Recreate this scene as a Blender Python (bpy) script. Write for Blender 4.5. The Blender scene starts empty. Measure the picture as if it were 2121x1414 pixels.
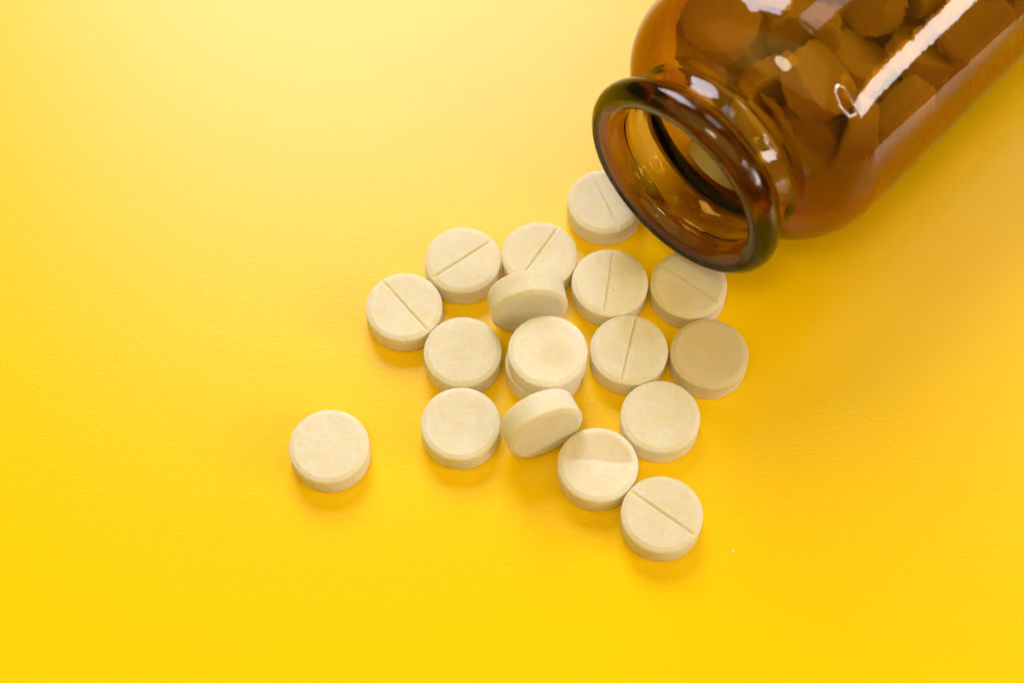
import bpy, math
import numpy as np
from mathutils import Vector, Matrix, Quaternion, noise

MM = 0.001
sc = bpy.context.scene
col = sc.collection

# ------------------------------------------------------------------ camera
cam_data = bpy.data.cameras.new('camera')
cam = bpy.data.objects.new('camera', cam_data)
col.objects.link(cam)
PITCH, DIST = math.radians(62.8), 218.58 * MM
cam.location = (0, -math.cos(PITCH) * DIST, math.sin(PITCH) * DIST)
cam.rotation_euler = (math.pi / 2 - PITCH, 0, 0)
cam_data.sensor_width = 36.0
cam_data.lens = 3483.3 / 2121 * 36
cam_data.clip_start = 0.01
cam_data.clip_end = 20
cam_data.dof.use_dof = True
cam_data.dof.focus_distance = 0.2135
cam_data.dof.aperture_fstop = 12.5
cam_data.dof.aperture_blades = 7
sc.camera = cam

# ------------------------------------------------------------------ world and lamps
world = bpy.data.worlds.new('World')
sc.world = world
world.use_nodes = True
bg = world.node_tree.nodes['Background']
bg.inputs['Color'].default_value = (1.0, 0.70, 0.16, 1)
bg.inputs['Strength'].default_value = 0.16

def area_lamp(name, az, el, dist, w, h, radiance, color, roll=0.0):
    d = Vector((math.cos(math.radians(az)) * math.cos(math.radians(el)),
                math.sin(math.radians(az)) * math.cos(math.radians(el)),
                math.sin(math.radians(el))))
    l = bpy.data.lights.new(name, 'AREA')
    l.shape = 'ELLIPSE' if name == 'overhead_fill' else 'RECTANGLE'
    l.size, l.size_y = w, h
    l.energy = radiance * math.pi * w * h
    l.color = color
    o = bpy.data.objects.new(name, l)
    col.objects.link(o)
    o.location = d * dist + Vector((0.025, 0.02, 0.02))
    q = d.to_track_quat('Z', 'Y')
    o.rotation_euler = (q @ Quaternion((0, 0, 1), math.radians(roll))).to_euler()
    return o

area_lamp('window_light', 99, 41, 1.2, 0.56, 0.70, 9.0, (0.97, 0.97, 1.10))
area_lamp('window_light', 48, 46, 1.2, 0.30, 0.58, 2.2, (0.97, 0.97, 1.06))
# the lamp at the right: a bright panel and, nearer the viewer, a hoop-shaped tube
area_lamp('side_light', -11, 18, 1.0, 0.36, 0.19, 13.0, (1.0, 0.90, 0.82))
for q in range(10):
    t = 2 * math.pi * q / 10
    area_lamp('hoop_light', -30 + 11 * math.cos(t), 32 + 12 * math.sin(t), 1.0, 0.12, 0.035, 15.0, (1.0, 0.90, 0.82),
              math.degrees(t) + 90)
# added soft yellow fill, unseen, in place of light bounced around the room
area_lamp('fill_light', -105, 70, 0.65, 0.95, 0.60, 1.0, (1.0, 0.73, 0.15))
area_lamp('fill_light', 185, 38, 0.9, 0.8, 0.5, 0.7, (1.0, 0.70, 0.12))
area_lamp('overhead_fill', -115, 68, 0.7, 0.16, 0.16, 10.0, (1.0, 0.88, 0.62))  # unseen lamp added overhead to brighten the front and glint on the glass

# ------------------------------------------------------------------ render settings
sc.view_settings.view_transform = 'Standard'
sc.view_settings.look = 'None'
sc.view_settings.gamma = 1
sc.view_settings.exposure = 0.0
cy = sc.cycles
cy.max_bounces = 32
cy.transmission_bounces = 24
cy.glossy_bounces = 16
cy.diffuse_bounces = 6
cy.transparent_max_bounces = 32
cy.volume_bounces = 0
cy.caustics_reflective = True
cy.caustics_refractive = True
cy.blur_glossy = 0.3
cy.sample_clamp_indirect = 20
cy.use_denoising = True

# ------------------------------------------------------------------ node helpers
class NT:
    def __init__(self, name):
        self.m = bpy.data.materials.new(name)
        self.m.use_nodes = True
        self.t = self.m.node_tree
        self.t.nodes.clear()
        self.out = self.n('ShaderNodeOutputMaterial')
    def n(self, kind, **kw):
        nd = self.t.nodes.new(kind)
        for k, v in kw.items():
            if hasattr(nd, k):
                setattr(nd, k, v)
            else:
                nd.inputs[k].default_value = v
        return nd
    def l(self, a, b):
        self.t.links.new(a, b)
    def noise(self, vec, scale, detail=3, rough=0.5, w=None):
        nd = self.n('ShaderNodeTexNoise')
        if w is not None:
            nd.noise_dimensions = '4D'
            self.l(w, nd.inputs['W'])
        nd.inputs['Scale'].default_value = scale
        nd.inputs['Detail'].default_value = detail
        nd.inputs['Roughness'].default_value = rough
        self.l(vec, nd.inputs['Vector'])
        return nd.outputs['Fac']
    def ramp(self, fac, stops):
        r = self.n('ShaderNodeValToRGB')
        e = r.color_ramp.elements
        e[0].position, e[0].color = stops[0]
        e[1].position, e[1].color = stops[-1]
        for p, c in stops[1:-1]:
            k = e.new(p)
            k.color = c
        self.l(fac, r.inputs['Fac'])
        return r.outputs['Color']
    def mix(self, fac, a, b, mode='MIX'):
        m = self.n('ShaderNodeMix', data_type='RGBA', blend_type=mode)
        for s, v in ((m.inputs[0], fac), (m.inputs[6], a), (m.inputs[7], b)):
            if hasattr(v, 'links'):
                self.l(v, s)
            else:
                s.default_value = v
        return m.outputs[2]
    def math(self, op, a, b=0.0):
        m = self.n('ShaderNodeMath', operation=op)
        for s, v in ((m.inputs[0], a), (m.inputs[1], b)):
            if hasattr(v, 'links'):
                self.l(v, s)
            else:
                s.default_value = v
        return m.outputs[0]

def g(v):
    return (v, v, v, 1)

# ------------------------------------------------------------------ materials
def make_table_material():
    k = NT('yellow_plastic')
    tc = k.n('ShaderNodeTexCoord')
    mp = k.n('ShaderNodeMapping')
    mp.inputs['Scale'].default_value = (0.75, 1.15, 1)
    mp.inputs['Rotation'].default_value = (0, 0, 0.15)
    k.l(tc.outputs['Object'], mp.inputs['Vector'])
    v = mp.outputs['Vector']
    fine = k.noise(v, 2600, 2, 0.5)
    mid = k.noise(v, 1100, 2, 0.5)
    big = k.noise(v, 30, 3, 0.5)
    h = k.math('ADD', k.math('MULTIPLY', fine, 0.55), k.math('MULTIPLY', mid, 0.45))
    bp = k.n('ShaderNodeBump')
    bp.inputs['Strength'].default_value = 0.16
    bp.inputs['Distance'].default_value = 0.00016
    k.l(h, bp.inputs['Height'])
    base = k.mix(big, (0.95, 0.620, 0.0003, 1), (0.94, 0.606, 0.0003, 1))
    df = k.n('ShaderNodeBsdfDiffuse')
    k.l(base, df.inputs['Color'])
    k.l(bp.outputs['Normal'], df.inputs['Normal'])
    gs = k.n('ShaderNodeBsdfGlossy', distribution='BECKMANN')
    gs.inputs['Roughness'].default_value = 0.295
    k.l(bp.outputs['Normal'], gs.inputs['Normal'])
    fr = k.n('ShaderNodeFresnel')
    fr.inputs['IOR'].default_value = 1.50
    mx = k.n('ShaderNodeMixShader')
    k.l(fr.outputs[0], mx.inputs[0])
    k.l(df.outputs[0], mx.inputs[1])
    k.l(gs.outputs[0], mx.inputs[2])
    k.l(mx.outputs[0], k.out.inputs['Surface'])
    return k.m

def make_tablet_material():
    k = NT('pressed_powder')
    tc = k.n('ShaderNodeTexCoord')
    oi = k.n('ShaderNodeObjectInfo')
    w = k.math('MULTIPLY', oi.outputs['Random'], 37.0)
    v = tc.outputs['Object']
    a = k.noise(v, 330, 4, 0.6, w)
    b = k.noise(v, 1500, 3, 0.6, w)
    c = k.noise(v, 4200, 2, 0.5, w)
    base = k.ramp(a, [(0.30, (0.755, 0.700, 0.52, 1)), (0.5, (0.77, 0.735, 0.605, 1)), (0.70, (0.78, 0.76, 0.665, 1))])
    base = k.mix(k.ramp(b, [(0.36, g(0.35)), (0.55, g(0))]), base, (0.75, 0.62, 0.34, 1))
    base = k.mix(k.ramp(b, [(0.60, g(0)), (0.74, g(0.55))]), base, (0.82, 0.79, 0.71, 1))
    sp = k.n('ShaderNodeTexVoronoi')
    sp.voronoi_dimensions = '4D'
    k.l(w, sp.inputs['W'])
    k.l(v, sp.inputs['Vector'])
    sp.inputs['Scale'].default_value = 420
    rare = k.noise(v, 240, 1, 0.5, k.math('ADD', w, 5.0))
    dot = k.math('MULTIPLY', k.math('LESS_THAN', sp.outputs['Distance'], 0.075), k.math('GREATER_THAN', rare, 0.52))
    base = k.mix(k.math('MULTIPLY', dot, 0.55), base, (0.34, 0.19, 0.06, 1))
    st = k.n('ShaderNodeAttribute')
    st.attribute_name = 'stain'  # vertex tone: real blotches together with painted bottle shade
    tint = k.ramp(k.math('FRACT', k.math('MULTIPLY', oi.outputs['Random'], 91.7)), [(0.0, (0.95, 0.93, 0.87, 1)), (1.0, (1.03, 1.03, 1.05, 1))])
    base = k.mix(1.0, base, tint, 'MULTIPLY')
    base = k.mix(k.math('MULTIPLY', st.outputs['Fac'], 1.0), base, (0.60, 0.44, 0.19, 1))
    h = k.math('ADD', k.math('MULTIPLY', b, 0.6), k.math('MULTIPLY', c, 0.4))
    bp = k.n('ShaderNodeBump')
    bp.inputs['Strength'].default_value = 0.5
    bp.inputs['Distance'].default_value = 0.00012
    k.l(h, bp.inputs['Height'])
    p = k.n('ShaderNodeBsdfPrincipled')
    k.l(base, p.inputs['Base Color'])
    p.inputs['Roughness'].default_value = 0.72
    p.inputs['Specular IOR Level'].default_value = 0.3
    p.inputs['Subsurface Weight'].default_value = 0.7
    p.inputs['Subsurface Radius'].default_value = (1.0, 0.72, 0.28)
    p.inputs['Subsurface Scale'].default_value = 0.0011
    k.l(bp.outputs['Normal'], p.inputs['Normal'])
    k.l(p.outputs['BSDF'], k.out.inputs['Surface'])
    return k.m

def make_glass_material(name, density, tint):
    k = NT(name)
    tc = k.n('ShaderNodeTexCoord')
    mp = k.n('ShaderNodeMapping')
    mp.inputs['Scale'].default_value = (1.0, 1.0, 1.0)
    k.l(tc.outputs['Object'], mp.inputs['Vector'])
    v = mp.outputs['Vector']
    a = k.noise(v, 160, 2, 0.5)
    b = k.noise(v, 900, 2, 0.6)
    mp2 = k.n('ShaderNodeMapping')
    mp2.inputs['Scale'].default_value = (1200, 220, 220)
    k.l(tc.outputs['Object'], mp2.inputs['Vector'])
    fl = k.noise(mp2.outputs['Vector'], 1.0, 2, 0.5)
    h = k.math('ADD', k.math('MULTIPLY', a, 0.35), k.math('MULTIPLY', b, 0.17))
    h = k.math('ADD', h, k.math('MULTIPLY', fl, 0.2))
    bp = k.n('ShaderNodeBump')
    bp.inputs['Strength'].default_value = 1.0
    bp.inputs['Distance'].default_value = 0.00008
    k.l(h, bp.inputs['Height'])
    gl = k.n('ShaderNodeBsdfGlass')
    gl.inputs['Color'].default_value = (1, 1, 1, 1)
    sm = k.noise(v, 75, 4, 0.62)
    k.l(k.ramp(sm, [(0.50, g(0.0)), (0.72, g(0.075))]), gl.inputs['Roughness'])
    gl.inputs['IOR'].default_value = 1.5
    k.l(bp.outputs['Normal'], gl.inputs['Normal'])
    tr = k.n('ShaderNodeBsdfTransparent')
    at = k.n('ShaderNodeAttribute')
    at.attribute_name = 'joint'
    mx = k.n('ShaderNodeMixShader')
    k.l(at.outputs['Fac'], mx.inputs[0])
    k.l(gl.outputs[0], mx.inputs[1])
    k.l(tr.outputs[0], mx.inputs[2])
    k.l(mx.outputs[0], k.out.inputs['Surface'])
    va = k.n('ShaderNodeVolumeAbsorption')
    va.inputs['Color'].default_value = tint
    va.inputs['Density'].default_value = density
    k.l(va.outputs[0], k.out.inputs['Volume'])
    return k.m

M_TABLE, M_TABLET, M_GLASS = make_table_material(), make_tablet_material(), make_glass_material('amber_glass', 1250, (0.850, 0.695, 0.03, 1))
M_LIP = make_glass_material('amber_glass_darkened', 1900, (0.840, 0.735, 0.04, 1))  # same glass, absorption raised to put dark rim reflections into it

# ------------------------------------------------------------------ object helpers
def mesh_object(name, verts, faces, mat, parent=None, normals=None):
    me = bpy.data.meshes.new(name)
    me.from_pydata(verts, [], faces)
    me.polygons.foreach_set('use_smooth', [True] * len(me.polygons))
    me.materials.append(mat)
    me.update()
    if normals is not None:
        me.normals_split_custom_set_from_vertices(normals)
    o = bpy.data.objects.new(name, me)
    col.objects.link(o)
    o.parent = parent
    return o

def tag(o, label, cat, group=None):
    o['label'] = label
    o['category'] = cat
    if group:
        o['group'] = group
    return o

# ------------------------------------------------------------------ table top
def build_table():
    x0, x1, y0, y1, t = -0.45, 0.135, -0.35, 0.5, 0.008
    v = [(x, y, z) for z in (-t, 0) for x, y in ((x0, y0), (x1, y0), (x1, y1), (x0, y1))]
    f = [(3, 2, 1, 0), (4, 5, 6, 7), (0, 1, 5, 4), (1, 2, 6, 5), (2, 3, 7, 6), (3, 0, 4, 7)]
    o = mesh_object('table_top', v, f, M_TABLE)
    o.data.polygons.foreach_set('use_smooth', [False] * 6)
    o['kind'] = 'structure'
    o['label'] = 'smooth saturated yellow table top with a fine leathery grain'
build_table()

# ------------------------------------------------------------------ tablets
R, BR, BZ, HT = 4.98, 0.62, 0.30, 3.6          # radius, bevel width, bevel drop, thickness (mm)

def tablet_mesh(seed, groove=None, scoop=None, dent=None, stain=None, nseg=200, chips=1.0, fine=True):
    """One pressed tablet, base on z = 0; groove = (angle, offset) of a score line on its upper face."""
    RF = R - BR
    rings = []                                   # (radius, z, on_face)
    nr = 44 if fine else 8
    for i in range(1, nr + 1):
        rings.append((RF * 0.985 * i / nr, HT, 1.0))
    bev = [(RF, HT - 0.012), (RF + 0.06, HT - 0.05), (RF + BR * 0.5, HT - BZ * 0.50), (R - 0.07, HT - BZ + 0.045),
           (R - 0.015, HT - BZ - 0.02), (R, HT - BZ - 0.10)]
    rings += [(r, z, 0.0) for r, z in bev]
    for q in ((0.25, 0.5, 0.75) if fine else (0.5,)):
        rings.append((R, HT - BZ - 0.1 + (2 * BZ + 0.2 - HT) * q, 0.0))
    rings += [(r, HT - z, 0.0) for r, z in bev[::-1]]
    rings += [(RF * q, 0.0, 0.0) for q in (0.7, 0.3)]
    a = np.linspace(0, 2 * np.pi, nseg, endpoint=False)
    V, S = [], []
    so = Vector((seed * 13.7, seed * 5.1, seed * 3.3))
    def shape(x, y, z, face):
        rr = math.hypot(x, y)
        s = 0.0
        top = z > HT * 0.5
        if top:
            lim = min(1.0, max(0.0, (R - 0.10 - rr) / 0.5))
            if face:
                z += 0.05 * (1 - (rr / RF) ** 2)
            if groove:
                ga, off = groove
                d = -math.sin(ga) * x + math.cos(ga) * y - off
                al = math.cos(ga) * x + math.sin(ga) * y
                end = min(1.0, max(0.0, (4.62 - abs(al)) / 0.25))
                dn = 0.02 * noise.noise(Vector((al * 1.7, seed, 0)))
                q = abs(d + dn)
                z -= 0.34 * math.exp(-(q / 0.14) ** 2) * end
                z += 0.028 * math.exp(-((q - 0.32) / 0.13) ** 2) * end
            if scoop:
                sa, edge, depth = scoop
                d = math.cos(sa) * x + math.sin(sa) * y - edge + 0.10 * math.sin(x * 0.9)
                if d > -0.12:
                    u = max(0.0, 1 - max(0.0, d) / 4.2)
                    k = min(1.0, (d + 0.12) / 0.55)
                    fall = min(1.0, max(0.0, (RF + 0.2 - rr) / 1.2))
                    z -= depth * u * k * fall
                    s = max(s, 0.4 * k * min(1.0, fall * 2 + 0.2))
            if dent:
                dx, dy, dr, dd = dent
                q = math.hypot(x - dx, y - dy) / dr
                z -= dd * math.exp(-q ** 4)
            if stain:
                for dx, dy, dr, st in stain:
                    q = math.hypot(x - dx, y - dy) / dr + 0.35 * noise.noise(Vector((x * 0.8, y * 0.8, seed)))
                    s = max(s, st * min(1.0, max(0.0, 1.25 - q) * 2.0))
        if fine:
            p = Vector((x, y, z))
            edge = math.exp(-((rr - R) / 0.55) ** 2)
            n1 = noise.noise(p * 0.9 + so)
            n2 = noise.noise(p * 2.6 + so)
            n3 = noise.noise(p * 5.0 - so)
            chip = max(0.0, n2 - 0.30) * 0.17 * chips
            dr = -edge * (chip + 0.012 * n3 + 0.03 * max(0, n1)) * (1.0 if rr > RF - 0.3 else 0.0)
            f = (rr + dr) / max(rr, 1e-6)
            x, y = x * f, y * f
            if top and rr > 0.1:
                z -= edge * chip * 0.5
                z += 0.010 * n1 + 0.006 * n2
        return (x * MM, y * MM, z * MM), s
    for r, z, f in rings:
        for t in a:
            p, s = shape(r * math.cos(t), r * math.sin(t), z, f)
            V.append(p); S.append(s)
    nR = len(rings)
    F = []
    for i in range(nR - 1):
        for k in range(nseg):
            k2 = (k + 1) % nseg
            F.append((i * nseg + k, (i + 1) * nseg + k, (i + 1) * nseg + k2, i * nseg + k2))
    p, s = shape(0.0, 0.0, HT, 1.0)
    V.append(p); S.append(s)
    V.append((0, 0, 0)); S.append(0.0)
    top, bot = len(V) - 2, len(V) - 1
    for k in range(nseg):
        k2 = (k + 1) % nseg
        F.append((top, k, k2))
        F.append((bot, (nR - 1) * nseg + k2, (nR - 1) * nseg + k))
    return V, F, S

def add_tablet(seed, label, group, **kw):
    V, F, S = tablet_mesh(seed, **kw)
    o = mesh_object('tablet', V, F, M_TABLET)
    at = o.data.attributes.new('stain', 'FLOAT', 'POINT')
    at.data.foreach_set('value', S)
    return tag(o, label, 'tablet', group)

SPILL = 'tablets spilled on the yellow table'
rad = math.radians
# x, y (mm), groove angle, label, extra shape
FLAT = [
    (-22.674, -16.253, None, 'plain cream tablet lying alone on bare yellow table, apart from the heap', {}),
    (-13.952, 3.319, (-50.4, 0.16), 'scored cream tablet at the left end of the heap, line slanting down to the right', {}),
    (-6.461, 10.296, (36.8, 0.06), 'scored cream tablet with line rising to the right, topmost on the left of the heap', {}),
    (3.615, 11.093, (56.7, 0.14), 'scored cream tablet half hidden behind the upper tablet that stands on edge', {}),
    (12.40, 19.247, (-68.2, -0.06), 'scored tablet farthest back, partly covered by the left side of the bottle lip', {}),
    (12.73, 6.907, (-99.2, -0.18), 'scored tablet with near upright line, just right of the upper edge-standing tablet',
     {'stain': [(2.2, 2.4, 2.2, 0.25)]}),  # patch of the bottle's amber shade, painted on
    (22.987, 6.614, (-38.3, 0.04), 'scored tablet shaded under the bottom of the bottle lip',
     {'stain': [(0, 0, 7.0, 0.25), (-1.2, -2.0, 2.4, 0.4)]}),  # bottle's amber shade painted over the top, deeper toward the front
    (-6.282, -3.144, None, 'plain tablet left of the two-tablet stack, touching a scored one above it', {}),
    (14.919, -2.881, (-103.5, -0.05), 'scored tablet right of the two-tablet stack, line nearly upright',
     {'stain': [(1.5, 2.8, 2.4, 0.25)]}),  # amber shade painted on the side facing the bottle
    (25.133, -3.438, None, 'plain tablet at the right end of the heap, in bottle shade partly painted on',
     {'stain': [(0, 0, 7.0, 0.42)]}),  # bottle shade painted over the whole top face
    (-6.418, -13.173, None, 'plain pale tablet touching the left side of the lower edge-standing tablet', {}),
    (18.537, -12.236, None, 'plain tablet on the right, between the scored row above and the dented tablet', {}),
    (10.578, -18.719, None, 'tablet whose back half is scooped out, darker and grainy', {'scoop': (rad(86), 0.15, 0.26)}),
    (18.197, -25.243, (-37.3, 0.10), 'scored tablet nearest the viewer, at the lower tip of the heap', {}),
]
for i, (x, y, gr, label, kw) in enumerate(FLAT):
    kw = dict(kw)
    spin = (i * 1.7) % 6.28 if gr is None and not kw.get('scoop') and not kw.get('stain') else 0.0
    if gr:
        kw['groove'] = (rad(gr[0]), gr[1])
    o = add_tablet(i + 1, label, SPILL, **kw)
    o.location = (x * MM, y * MM, 0)
    o.rotation_euler = (0, 0, spin)
o = add_tablet(21, 'lower tablet of the two-tablet stack in the middle of the heap', SPILL)
o.location = (4.12 * MM, -4.62 * MM, 0)
o = add_tablet(22, 'upper tablet of the two-tablet stack, plain with a faint dent in its top', SPILL,
               dent=(0.9, -0.6, 2.3, 0.06), stain=[(1.0, -0.7, 1.9, 0.2)])
o.location = (4.466 * MM, -4.847 * MM, HT * MM)
o.rotation_euler = (rad(0.4), 0, 0)

def edge_tablet(seed, x, y, az, tz, label):
    o = add_tablet(seed, label, SPILL)
    n = Vector((math.cos(az) * math.cos(tz), math.sin(az) * math.cos(tz), math.sin(tz)))
    q = n.to_track_quat('Z', 'Y')
    cz = R * math.cos(tz) + (HT / 2 - BZ) * abs(math.sin(tz))
    o.rotation_mode = 'QUATERNION'
    o.rotation_quaternion = q
    o.location = (Vector((x, y, cz)) - n * HT / 2) * MM
edge_tablet(23, 2.001, 3.137, -1.403, 0.079, 'upper of two tablets standing on edge, behind the two-tablet stack')
edge_tablet(24, 3.570, -13.987, -1.146, 0.106, 'lower of two tablets standing on edge, leaning in front of the two-tablet stack')

# crumbs
def crumb(x, y, s, seed, label):
    V, F = [], []
    n, m = 10, 6
    for i in range(m + 1):
        ph = math.pi * i / m
        for k in range(n):
            t = 2 * math.pi * k / n
            d = Vector((math.sin(ph) * math.cos(t), math.sin(ph) * math.sin(t), math.cos(ph)))
            r = s * (1 + 0.5 * noise.noise(d * 1.7 + Vector((seed, 0, 0))))
            V.append((d.x * r * MM, d.y * r * MM * 1.3, (d.z * 0.6 * r + s * 0.55) * MM))
    for i in range(m):
        for k in range(n):
            F.append((i * n + k, (i + 1) * n + k, (i + 1) * n + (k + 1) % n, i * n + (k + 1) % n))
    o = mesh_object('tablet_crumb', V, F, M_TABLET)
    o.location = (x * MM, y * MM, 0)
    tag(o, label, 'crumb')
crumb(26.91, -28.9, 0.16, 3, 'tiny pale crumb on the yellow table right of the nearest scored tablet')

# ------------------------------------------------------------------ bottle
RB = 18.97
AZ = 0.805
MOUTH = Vector((19.56, 11.27, RB))
bottle = bpy.data.objects.new('bottle', None)
col.objects.link(bottle)
bottle.empty_display_size = 0.01
# local x runs from the mouth into the bottle, local z up
bottle.location = MOUTH * MM
bottle.rotation_euler = (0, 0, AZ)
tag(bottle, 'open amber glass bottle lying on its side, mouth toward the spilled tablets', 'bottle')

def smooth_path(pts, step):
    """Centripetal-free Catmull-Rom through the points, resampled."""
    P = np.array(pts, float)
    out = []
    for i in range(len(P) - 1):
        p0 = P[i - 1] if i else 2 * P[0] - P[1]
        p1, p2 = P[i], P[i + 1]
        p3 = P[i + 2] if i + 2 < len(P) else 2 * P[-1] - P[-2]
        L = np.linalg.norm(p2 - p1)
        n = max(1, int(math.ceil(L / step)))
        # tangents scaled to the segment length keep uneven spacing from overshooting
        t1 = (p2 - p0) / max(np.linalg.norm(p2 - p1) + np.linalg.norm(p1 - p0), 1e-9) * L
        t2 = (p3 - p1) / max(np.linalg.norm(p3 - p2) + np.linalg.norm(p2 - p1), 1e-9) * L
        for k in range(n):
            u = k / n
            h = (2*u**3 - 3*u**2 + 1, u**3 - 2*u**2 + u, -2*u**3 + 3*u**2, u**3 - u**2)
            out.append(h[0]*p1 + h[1]*t1 + h[2]*p2 + h[3]*t2)
    out.append(P[-1])
    return np.array(out)

S1, S2 = 5.6, 8.2                                 # joints lip|neck and neck|body (mm from the mouth)
def bottle_profile():
    outer = [(80.0, 0.0), (80.0, 8.0), (80.0, 15.0), (79.6, 17.0), (78.4, 18.5), (76.5, RB), (70, RB), (50, RB), (30, RB), (20, RB)]
    for c in np.linspace(80, 8, 14):
        c = math.radians(c)
        outer.append((8.5 + 9.35 * (1 - math.cos(c)), 11.9 + (RB - 11.9) * math.sin(c)))
    outer += [(8.2, 12.35), (7.4, 12.2), (6.4, 12.2), (5.6, 12.3), (4.95, 12.7)]
    for b in np.linspace(60, -58, 13):
        b = math.radians(b)
        outer.append((2.35 + 2.30 * math.sin(b), 12.25 + 2.38 * math.cos(b)))
    inner = [(0.24, 13.3), (0.24, 13.1), (0.34, 12.6), (0.50, 12.1), (0.72, 11.68), (0.95, 11.4), (1.25, 11.2), (1.7, 10.98), (2.2, 10.66), (2.75, 10.6), (3.4, 10.76), (4.2, 10.72), (5.2, 10.46), (6.4, 10.35), (7.4, 10.4), (8.2, 10.55), (9.3, 10.9), (10.3, 11.6)]
    for c in np.linspace(22, 88, 9):
        c = math.radians(c)
        inner.append((10.2 + 9.0 * (1 - math.cos(c)), 9.7 + (16.95 - 9.7) * math.sin(c)))
    inner += [(22, 16.97), (40, 16.97), (60, 16.97), (73, 16.97), (75.6, 16.2), (76.8, 14), (76.9, 8), (76.9, 0)]
    return smooth_path(outer + inner, 0.28)

def build_bottle():
    P = bottle_profile()
    T = np.gradient(P, axis=0)
    T /= np.linalg.norm(T, axis=1)[:, None]
    N = np.c_[T[:, 1], -T[:, 0]]                   # left-hand normal, flipped below if needed
    i_out = np.argmax(P[:, 1])
    if N[i_out, 1] < 0:
        N = -N
    i_mouth = int(np.argmin(P[:, 0]))
    e = 0.0025
    def cut(lo, hi, s):                            # sample the profile at s between indices lo..hi (monotone run)
        for i in range(lo, hi):
            a, b = P[i, 0], P[i + 1, 0]
            if (a - s) * (b - s) <= 0 and a != b:
                u = (s - a) / (b - a)
                n = N[i] * (1 - u) + N[i + 1] * u
                return i + u, P[i] * (1 - u) + P[i + 1] * u, n / np.linalg.norm(n)
    n = len(P)
    def run(a, b):                                 # interior points between two cuts
        return [(P[i], N[i]) for i in range(int(math.floor(a)) + 1, int(math.ceil(b)))]
    oc = {}
    for s in (S1 - e, S1 + e, S2 - e, S2 + e):
        oc[s] = (cut(int(n * 0.2), i_mouth, s), cut(i_mouth, n - 1, s))
    pieces = {}
    a, b = oc[S1 - e]
    pieces['lip'] = [[(a[1], a[2])] + run(a[0], b[0]) + [(b[1], b[2])]]
    a, b = oc[S1 + e]; c, d = oc[S2 - e]
    pieces['neck'] = [[(c[1], c[2])] + run(c[0], a[0]) + [(a[1], a[2])], [(b[1], b[2])] + run(b[0], d[0]) + [(d[1], d[2])]]
    a, b = oc[S2 + e]
    pieces['body'] = [[(P[0], N[0])] + run(0, a[0]) + [(a[1], a[2])], [(b[1], b[2])] + run(b[0], n - 1) + [(P[-1], N[-1])]]
    NS = 224
    ang = np.linspace(0, 2 * np.pi, NS, endpoint=False)
    for name, runs in pieces.items():
        V, NV, F, J = [], [], [], []
        ends = []
        def ring(p, nn):
            k0 = len(V)
            for t in ang:
                V.append((p[0] * MM, p[1] * math.cos(t) * MM, p[1] * math.sin(t) * MM))
                NV.append((nn[0], nn[1] * math.cos(t), nn[1] * math.sin(t)))
            return k0
        def bridge(a, b, j):
            for k in range(NS):
                k2 = (k + 1) % NS
                F.append((a + k, a + k2, b + k2, b + k)); J.append(j)
        for rn in runs:
            prev = None
            ids = []
            for p, nn in rn:
                if p[1] < 1e-6:
                    V.append((p[0] * MM, 0, 0)); NV.append((nn[0], 0, 0))
                    ids.append(('pole', len(V) - 1))
                else:
                    ids.append(('ring', ring(p, nn)))
            for (ka, a), (kb, b) in zip(ids, ids[1:]):
                if ka == kb == 'ring':
                    bridge(a, b, 0.0)
                elif ka == 'pole':
                    for k in range(NS):
                        F.append((a, b + (k + 1) % NS, b + k)); J.append(0.0)
                else:
                    for k in range(NS):
                        F.append((a + k, a + (k + 1) % NS, b)); J.append(0.0)
            ends.append(ids)
        # flat joints with the neighbouring piece, on vertices of their own
        def copy_ring(a):
            k0 = len(V)
            V.extend(V[a:a + NS]); NV.extend(NV[a:a + NS])
            return k0
        if name == 'lip':
            bridge(ends[0][-1][1], ends[0][0][1], 1.0)
        elif name == 'neck':
            bridge(ends[0][-1][1], ends[1][0][1], 1.0)
            bridge(ends[1][-1][1], ends[0][0][1], 1.0)
        else:
            bridge(ends[0][-1][1], ends[1][0][1], 1.0)
        # orient outward: test a face on the outer side
        v = np.array(V); nv = np.array(NV)
        f0 = np.array(F[NS * 2 + 3]); fn = np.cross(v[f0[1]] - v[f0[0]], v[f0[2]] - v[f0[0]])
        if fn @ nv[f0].sum(0) < 0:
            F = [f[::-1] for f in F]
        o = mesh_object(name, V, F, M_LIP if name == 'lip' else M_GLASS, bottle, normals=NV)
        at = o.data.attributes.new('joint', 'FLOAT', 'FACE')
        at.data.foreach_set('value', J)
build_bottle()

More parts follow.
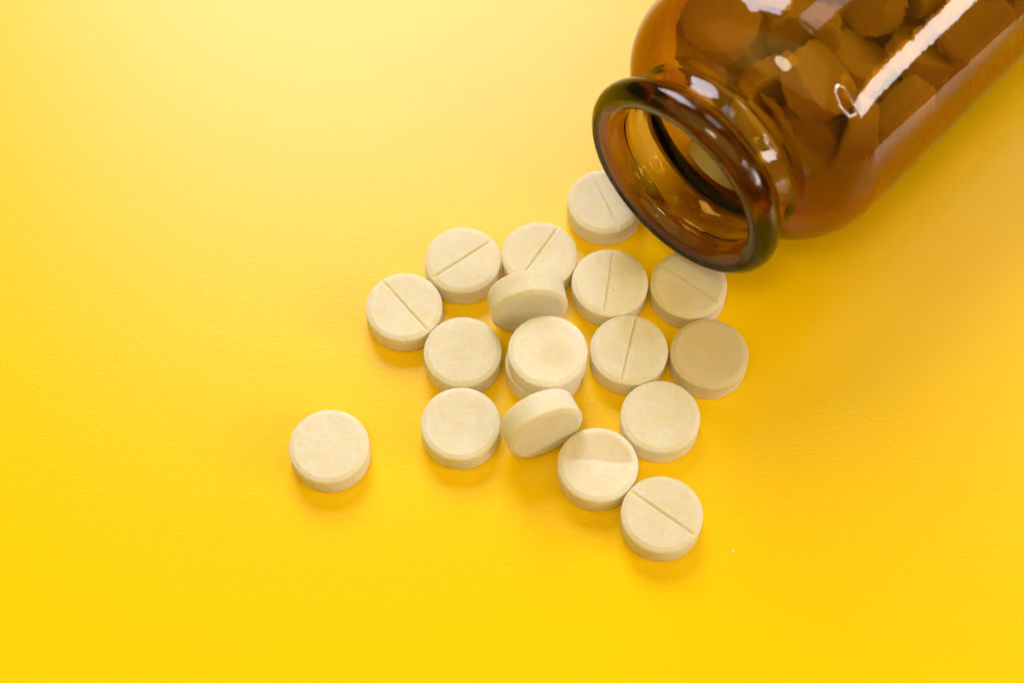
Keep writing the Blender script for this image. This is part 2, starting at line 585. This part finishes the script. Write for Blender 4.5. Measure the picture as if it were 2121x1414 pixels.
# powder rubbed off the tablets, clinging to the lower inside of the mouth
def powder():
    rng = np.random.default_rng(4)
    V, F = [], []
    for q in range(260):
        s = 0.9 + 7.5 * rng.random() ** 1.3
        th = math.radians(-90 + rng.normal(0, 26))
        ri = np.interp(s, [0.72, 0.95, 1.25, 1.7, 2.2, 2.75, 3.4, 4.2, 5.2, 6.4, 8.2], [11.68, 11.4, 11.2, 10.98, 10.66, 10.6, 10.76, 10.72, 10.46, 10.35, 10.55]) - 0.02
        c = Vector((s, ri * math.cos(th), ri * math.sin(th)))
        z = 0.018 + 0.045 * rng.random() ** 3
        k0 = len(V)
        for d in ((1, 0, 0), (-1, 0, 0), (0, 1, 0), (0, -1, 0), (0, 0, 1), (0, 0, -1)):
            V.append(tuple((c + Vector(d) * z * (0.6 + 0.8 * rng.random())) * MM))
        for a, b, e in ((0, 2, 4), (2, 1, 4), (1, 3, 4), (3, 0, 4), (2, 0, 5), (1, 2, 5), (3, 1, 5), (0, 3, 5)):
            F.append((k0 + a, k0 + b, k0 + e))
    o = mesh_object('tablet_powder', V, F, M_TABLET)
    o.location = MOUTH * MM
    o.rotation_euler = (0, 0, AZ)
    o['kind'] = 'stuff'
    tag(o, 'fine pale tablet powder clinging to the lower inside of the bottle mouth', 'powder')
powder()

# ------------------------------------------------------------------ tablets inside the bottle
# bottle-local position (mm) and quaternion of each tablet where it came to rest
INSIDE = [
    (24.75, 10.47, -5.08, 0.2723, -0.7176, -0.6008, -0.2233),
    (62.51, 9.53, -2.51, 0.6843, 0.3627, -0.1438, 0.6161),
    (42.6, 1.41, -3.42, 0.3267, -0.386, 0.6939, -0.5126),
    (54.41, 7.59, -7.76, 0.6962, 0.2286, -0.2306, 0.6402),
    (39.68, 3.55, -11.98, 0.1629, -0.7033, -0.5809, -0.376),
    (26.46, -9.21, -7.85, 0.2397, 0.1123, -0.668, -0.6955),
    (31.89, -0.97, -10.52, 0.4921, -0.1636, 0.1424, -0.843),
    (15.23, 2.46, -11.97, 0.9402, 0.0719, 0.331, -0.0349),
    (63.7, 12.43, -7.23, 0.4964, -0.8659, 0.0207, 0.0574),
    (22.76, -3.11, -10.87, 0.4855, -0.2311, -0.5489, 0.64),
    (16.6, -0.74, -3.91, 0.3133, -0.179, 0.2443, -0.9),
    (58.15, -8.11, -8.36, 0.7664, 0.5471, 0.2231, -0.252),
    (53.39, 2.9, 2.05, 0.0628, 0.896, 0.3557, -0.2584),
    (23.35, 3.73, -7.64, 0.7298, 0.6611, -0.1182, -0.128),
    (53.25, -2.56, -12.04, 0.1239, -0.9056, -0.3485, -0.2076),
    (17.54, 9.47, -5.27, 0.0111, -0.7473, 0.1203, -0.6535),
    (33.32, -11.43, -7.37, 0.1942, 0.0361, -0.5443, -0.8153),
    (42.94, -7.63, -7.76, 0.5064, -0.179, 0.1072, -0.8367),
    (54.69, -6.06, -1.9, 0.3334, -0.4759, 0.7568, -0.2994),
    (15.25, -2.95, -8.52, 0.1777, -0.9528, -0.0226, 0.2453),
    (60.51, 0.31, -11.65, 0.1508, -0.2607, -0.4491, 0.8412),
    (55.15, 8.84, -11.42, 0.275, -0.8236, -0.465, -0.1725),
    (33.09, 9.53, -6.74, 0.5761, 0.08, -0.803, 0.1305),
    (35.94, -1.33, -8.36, 0.0882, -0.9503, -0.2232, 0.1982),
    (47.15, 1.03, -11.71, 0.2747, 0.6798, -0.259, 0.6287),
    (25.05, 9.5, -10.83, 0.2267, -0.6096, 0.7102, 0.2694),
    (46.94, -11.46, -2.22, 0.9639, 0.1623, -0.2012, -0.0641),
    (21.65, 11.59, 1.42, 0.8651, 0.0134, 0.0625, -0.4975),
    (30.37, 4.15, -1.75, 0.6062, -0.6703, 0.2167, -0.3691),
    (59.36, 0.07, -5.24, 0.9773, 0.1763, -0.1129, 0.031),
    (60.01, -10.86, -5.25, 0.0574, -0.134, 0.7956, 0.588),
    (50.05, -8.65, -7.76, 0.8515, -0.0385, 0.5213, 0.0425),
    (26.38, -1.74, -3.35, 0.2561, -0.2632, -0.9142, -0.1713),
    (51.43, 6.49, -4.06, 0.3171, -0.9134, 0.2457, 0.0697),
    (64.49, 3.86, -10.93, 0.6717, 0.201, -0.6426, 0.3091),
    (28.15, 0.16, -14.41, 0.0642, 0.0287, -0.0034, 0.9975),
    (40.24, -6.3, -12.93, 0.2063, 0.9306, 0.2882, -0.0911),
    (47.17, -1.04, -1.73, 0.2401, 0.5728, -0.4764, -0.6223),
    (45.11, 9.01, -11.25, 0.5385, 0.1736, -0.2823, 0.7747),
    (38.39, 10.97, -3.74, 0.1705, -0.8414, -0.4277, 0.2829)]
V, F, S = tablet_mesh(77, nseg=72, fine=False)
V = [(x, y, z - HT / 2 * MM) for x, y, z in V]
src = None
BM = Matrix.Translation(MOUTH * MM) @ Matrix.Rotation(AZ, 4, 'Z')
OWN = {
    26: 'brown tablet inside the bottle at the upper right, beyond the long white reflection',
    27: 'brown tablet inside the bottle shoulder at the far left, left of the window reflection',
    32: 'brown tablet inside the bottle directly left of the hook-shaped white reflection',
    10: 'brown tablet inside the bottle close behind the neck, between mouth and hook-shaped reflection',
    28: 'brown tablet inside the bottle right under the pale window reflection',
    15: 'brown tablet inside the left shoulder, just above the bottle neck',
    17: 'brown tablet inside the bottle crossed by the middle of the long white reflection',
    16: 'brown tablet inside the bottle right of the hook, under the long white reflection',
    5: 'brown tablet inside the bottle below the hook-shaped reflection, lowest on that side',
    19: 'brown tablet low in the shoulder, just right of the bottle neck',
    23: 'brown tablet inside the bottle between window reflection and long white reflection',
    2: 'brown tablet inside the bottle at the top edge, left of the long white reflection',
    9: 'brown tablet inside the bottle between the neck and the lowest right tablet',
    7: 'pale tablet seen through the open bottle mouth, not browned by the glass',
}
for i, (x, y, z, qw, qx, qy, qz) in enumerate(INSIDE):
    if src is None:
        src = o = mesh_object('tablet', V, F, M_TABLET)
        at = o.data.attributes.new('stain', 'FLOAT', 'POINT')
        at.data.foreach_set('value', S)
    else:
        o = src.copy()
        col.objects.link(o)
    m = BM @ Matrix.Translation(Vector((x, y, z)) * MM) @ Quaternion((qw, qx, qy, qz)).to_matrix().to_4x4()
    o.location = m.to_translation()
    o.rotation_mode = 'QUATERNION'
    o.rotation_quaternion = m.to_quaternion()
    tag(o, OWN.get(i, 'tablet mostly buried among the others inside the amber bottle'), 'tablet', 'tablets inside the bottle')
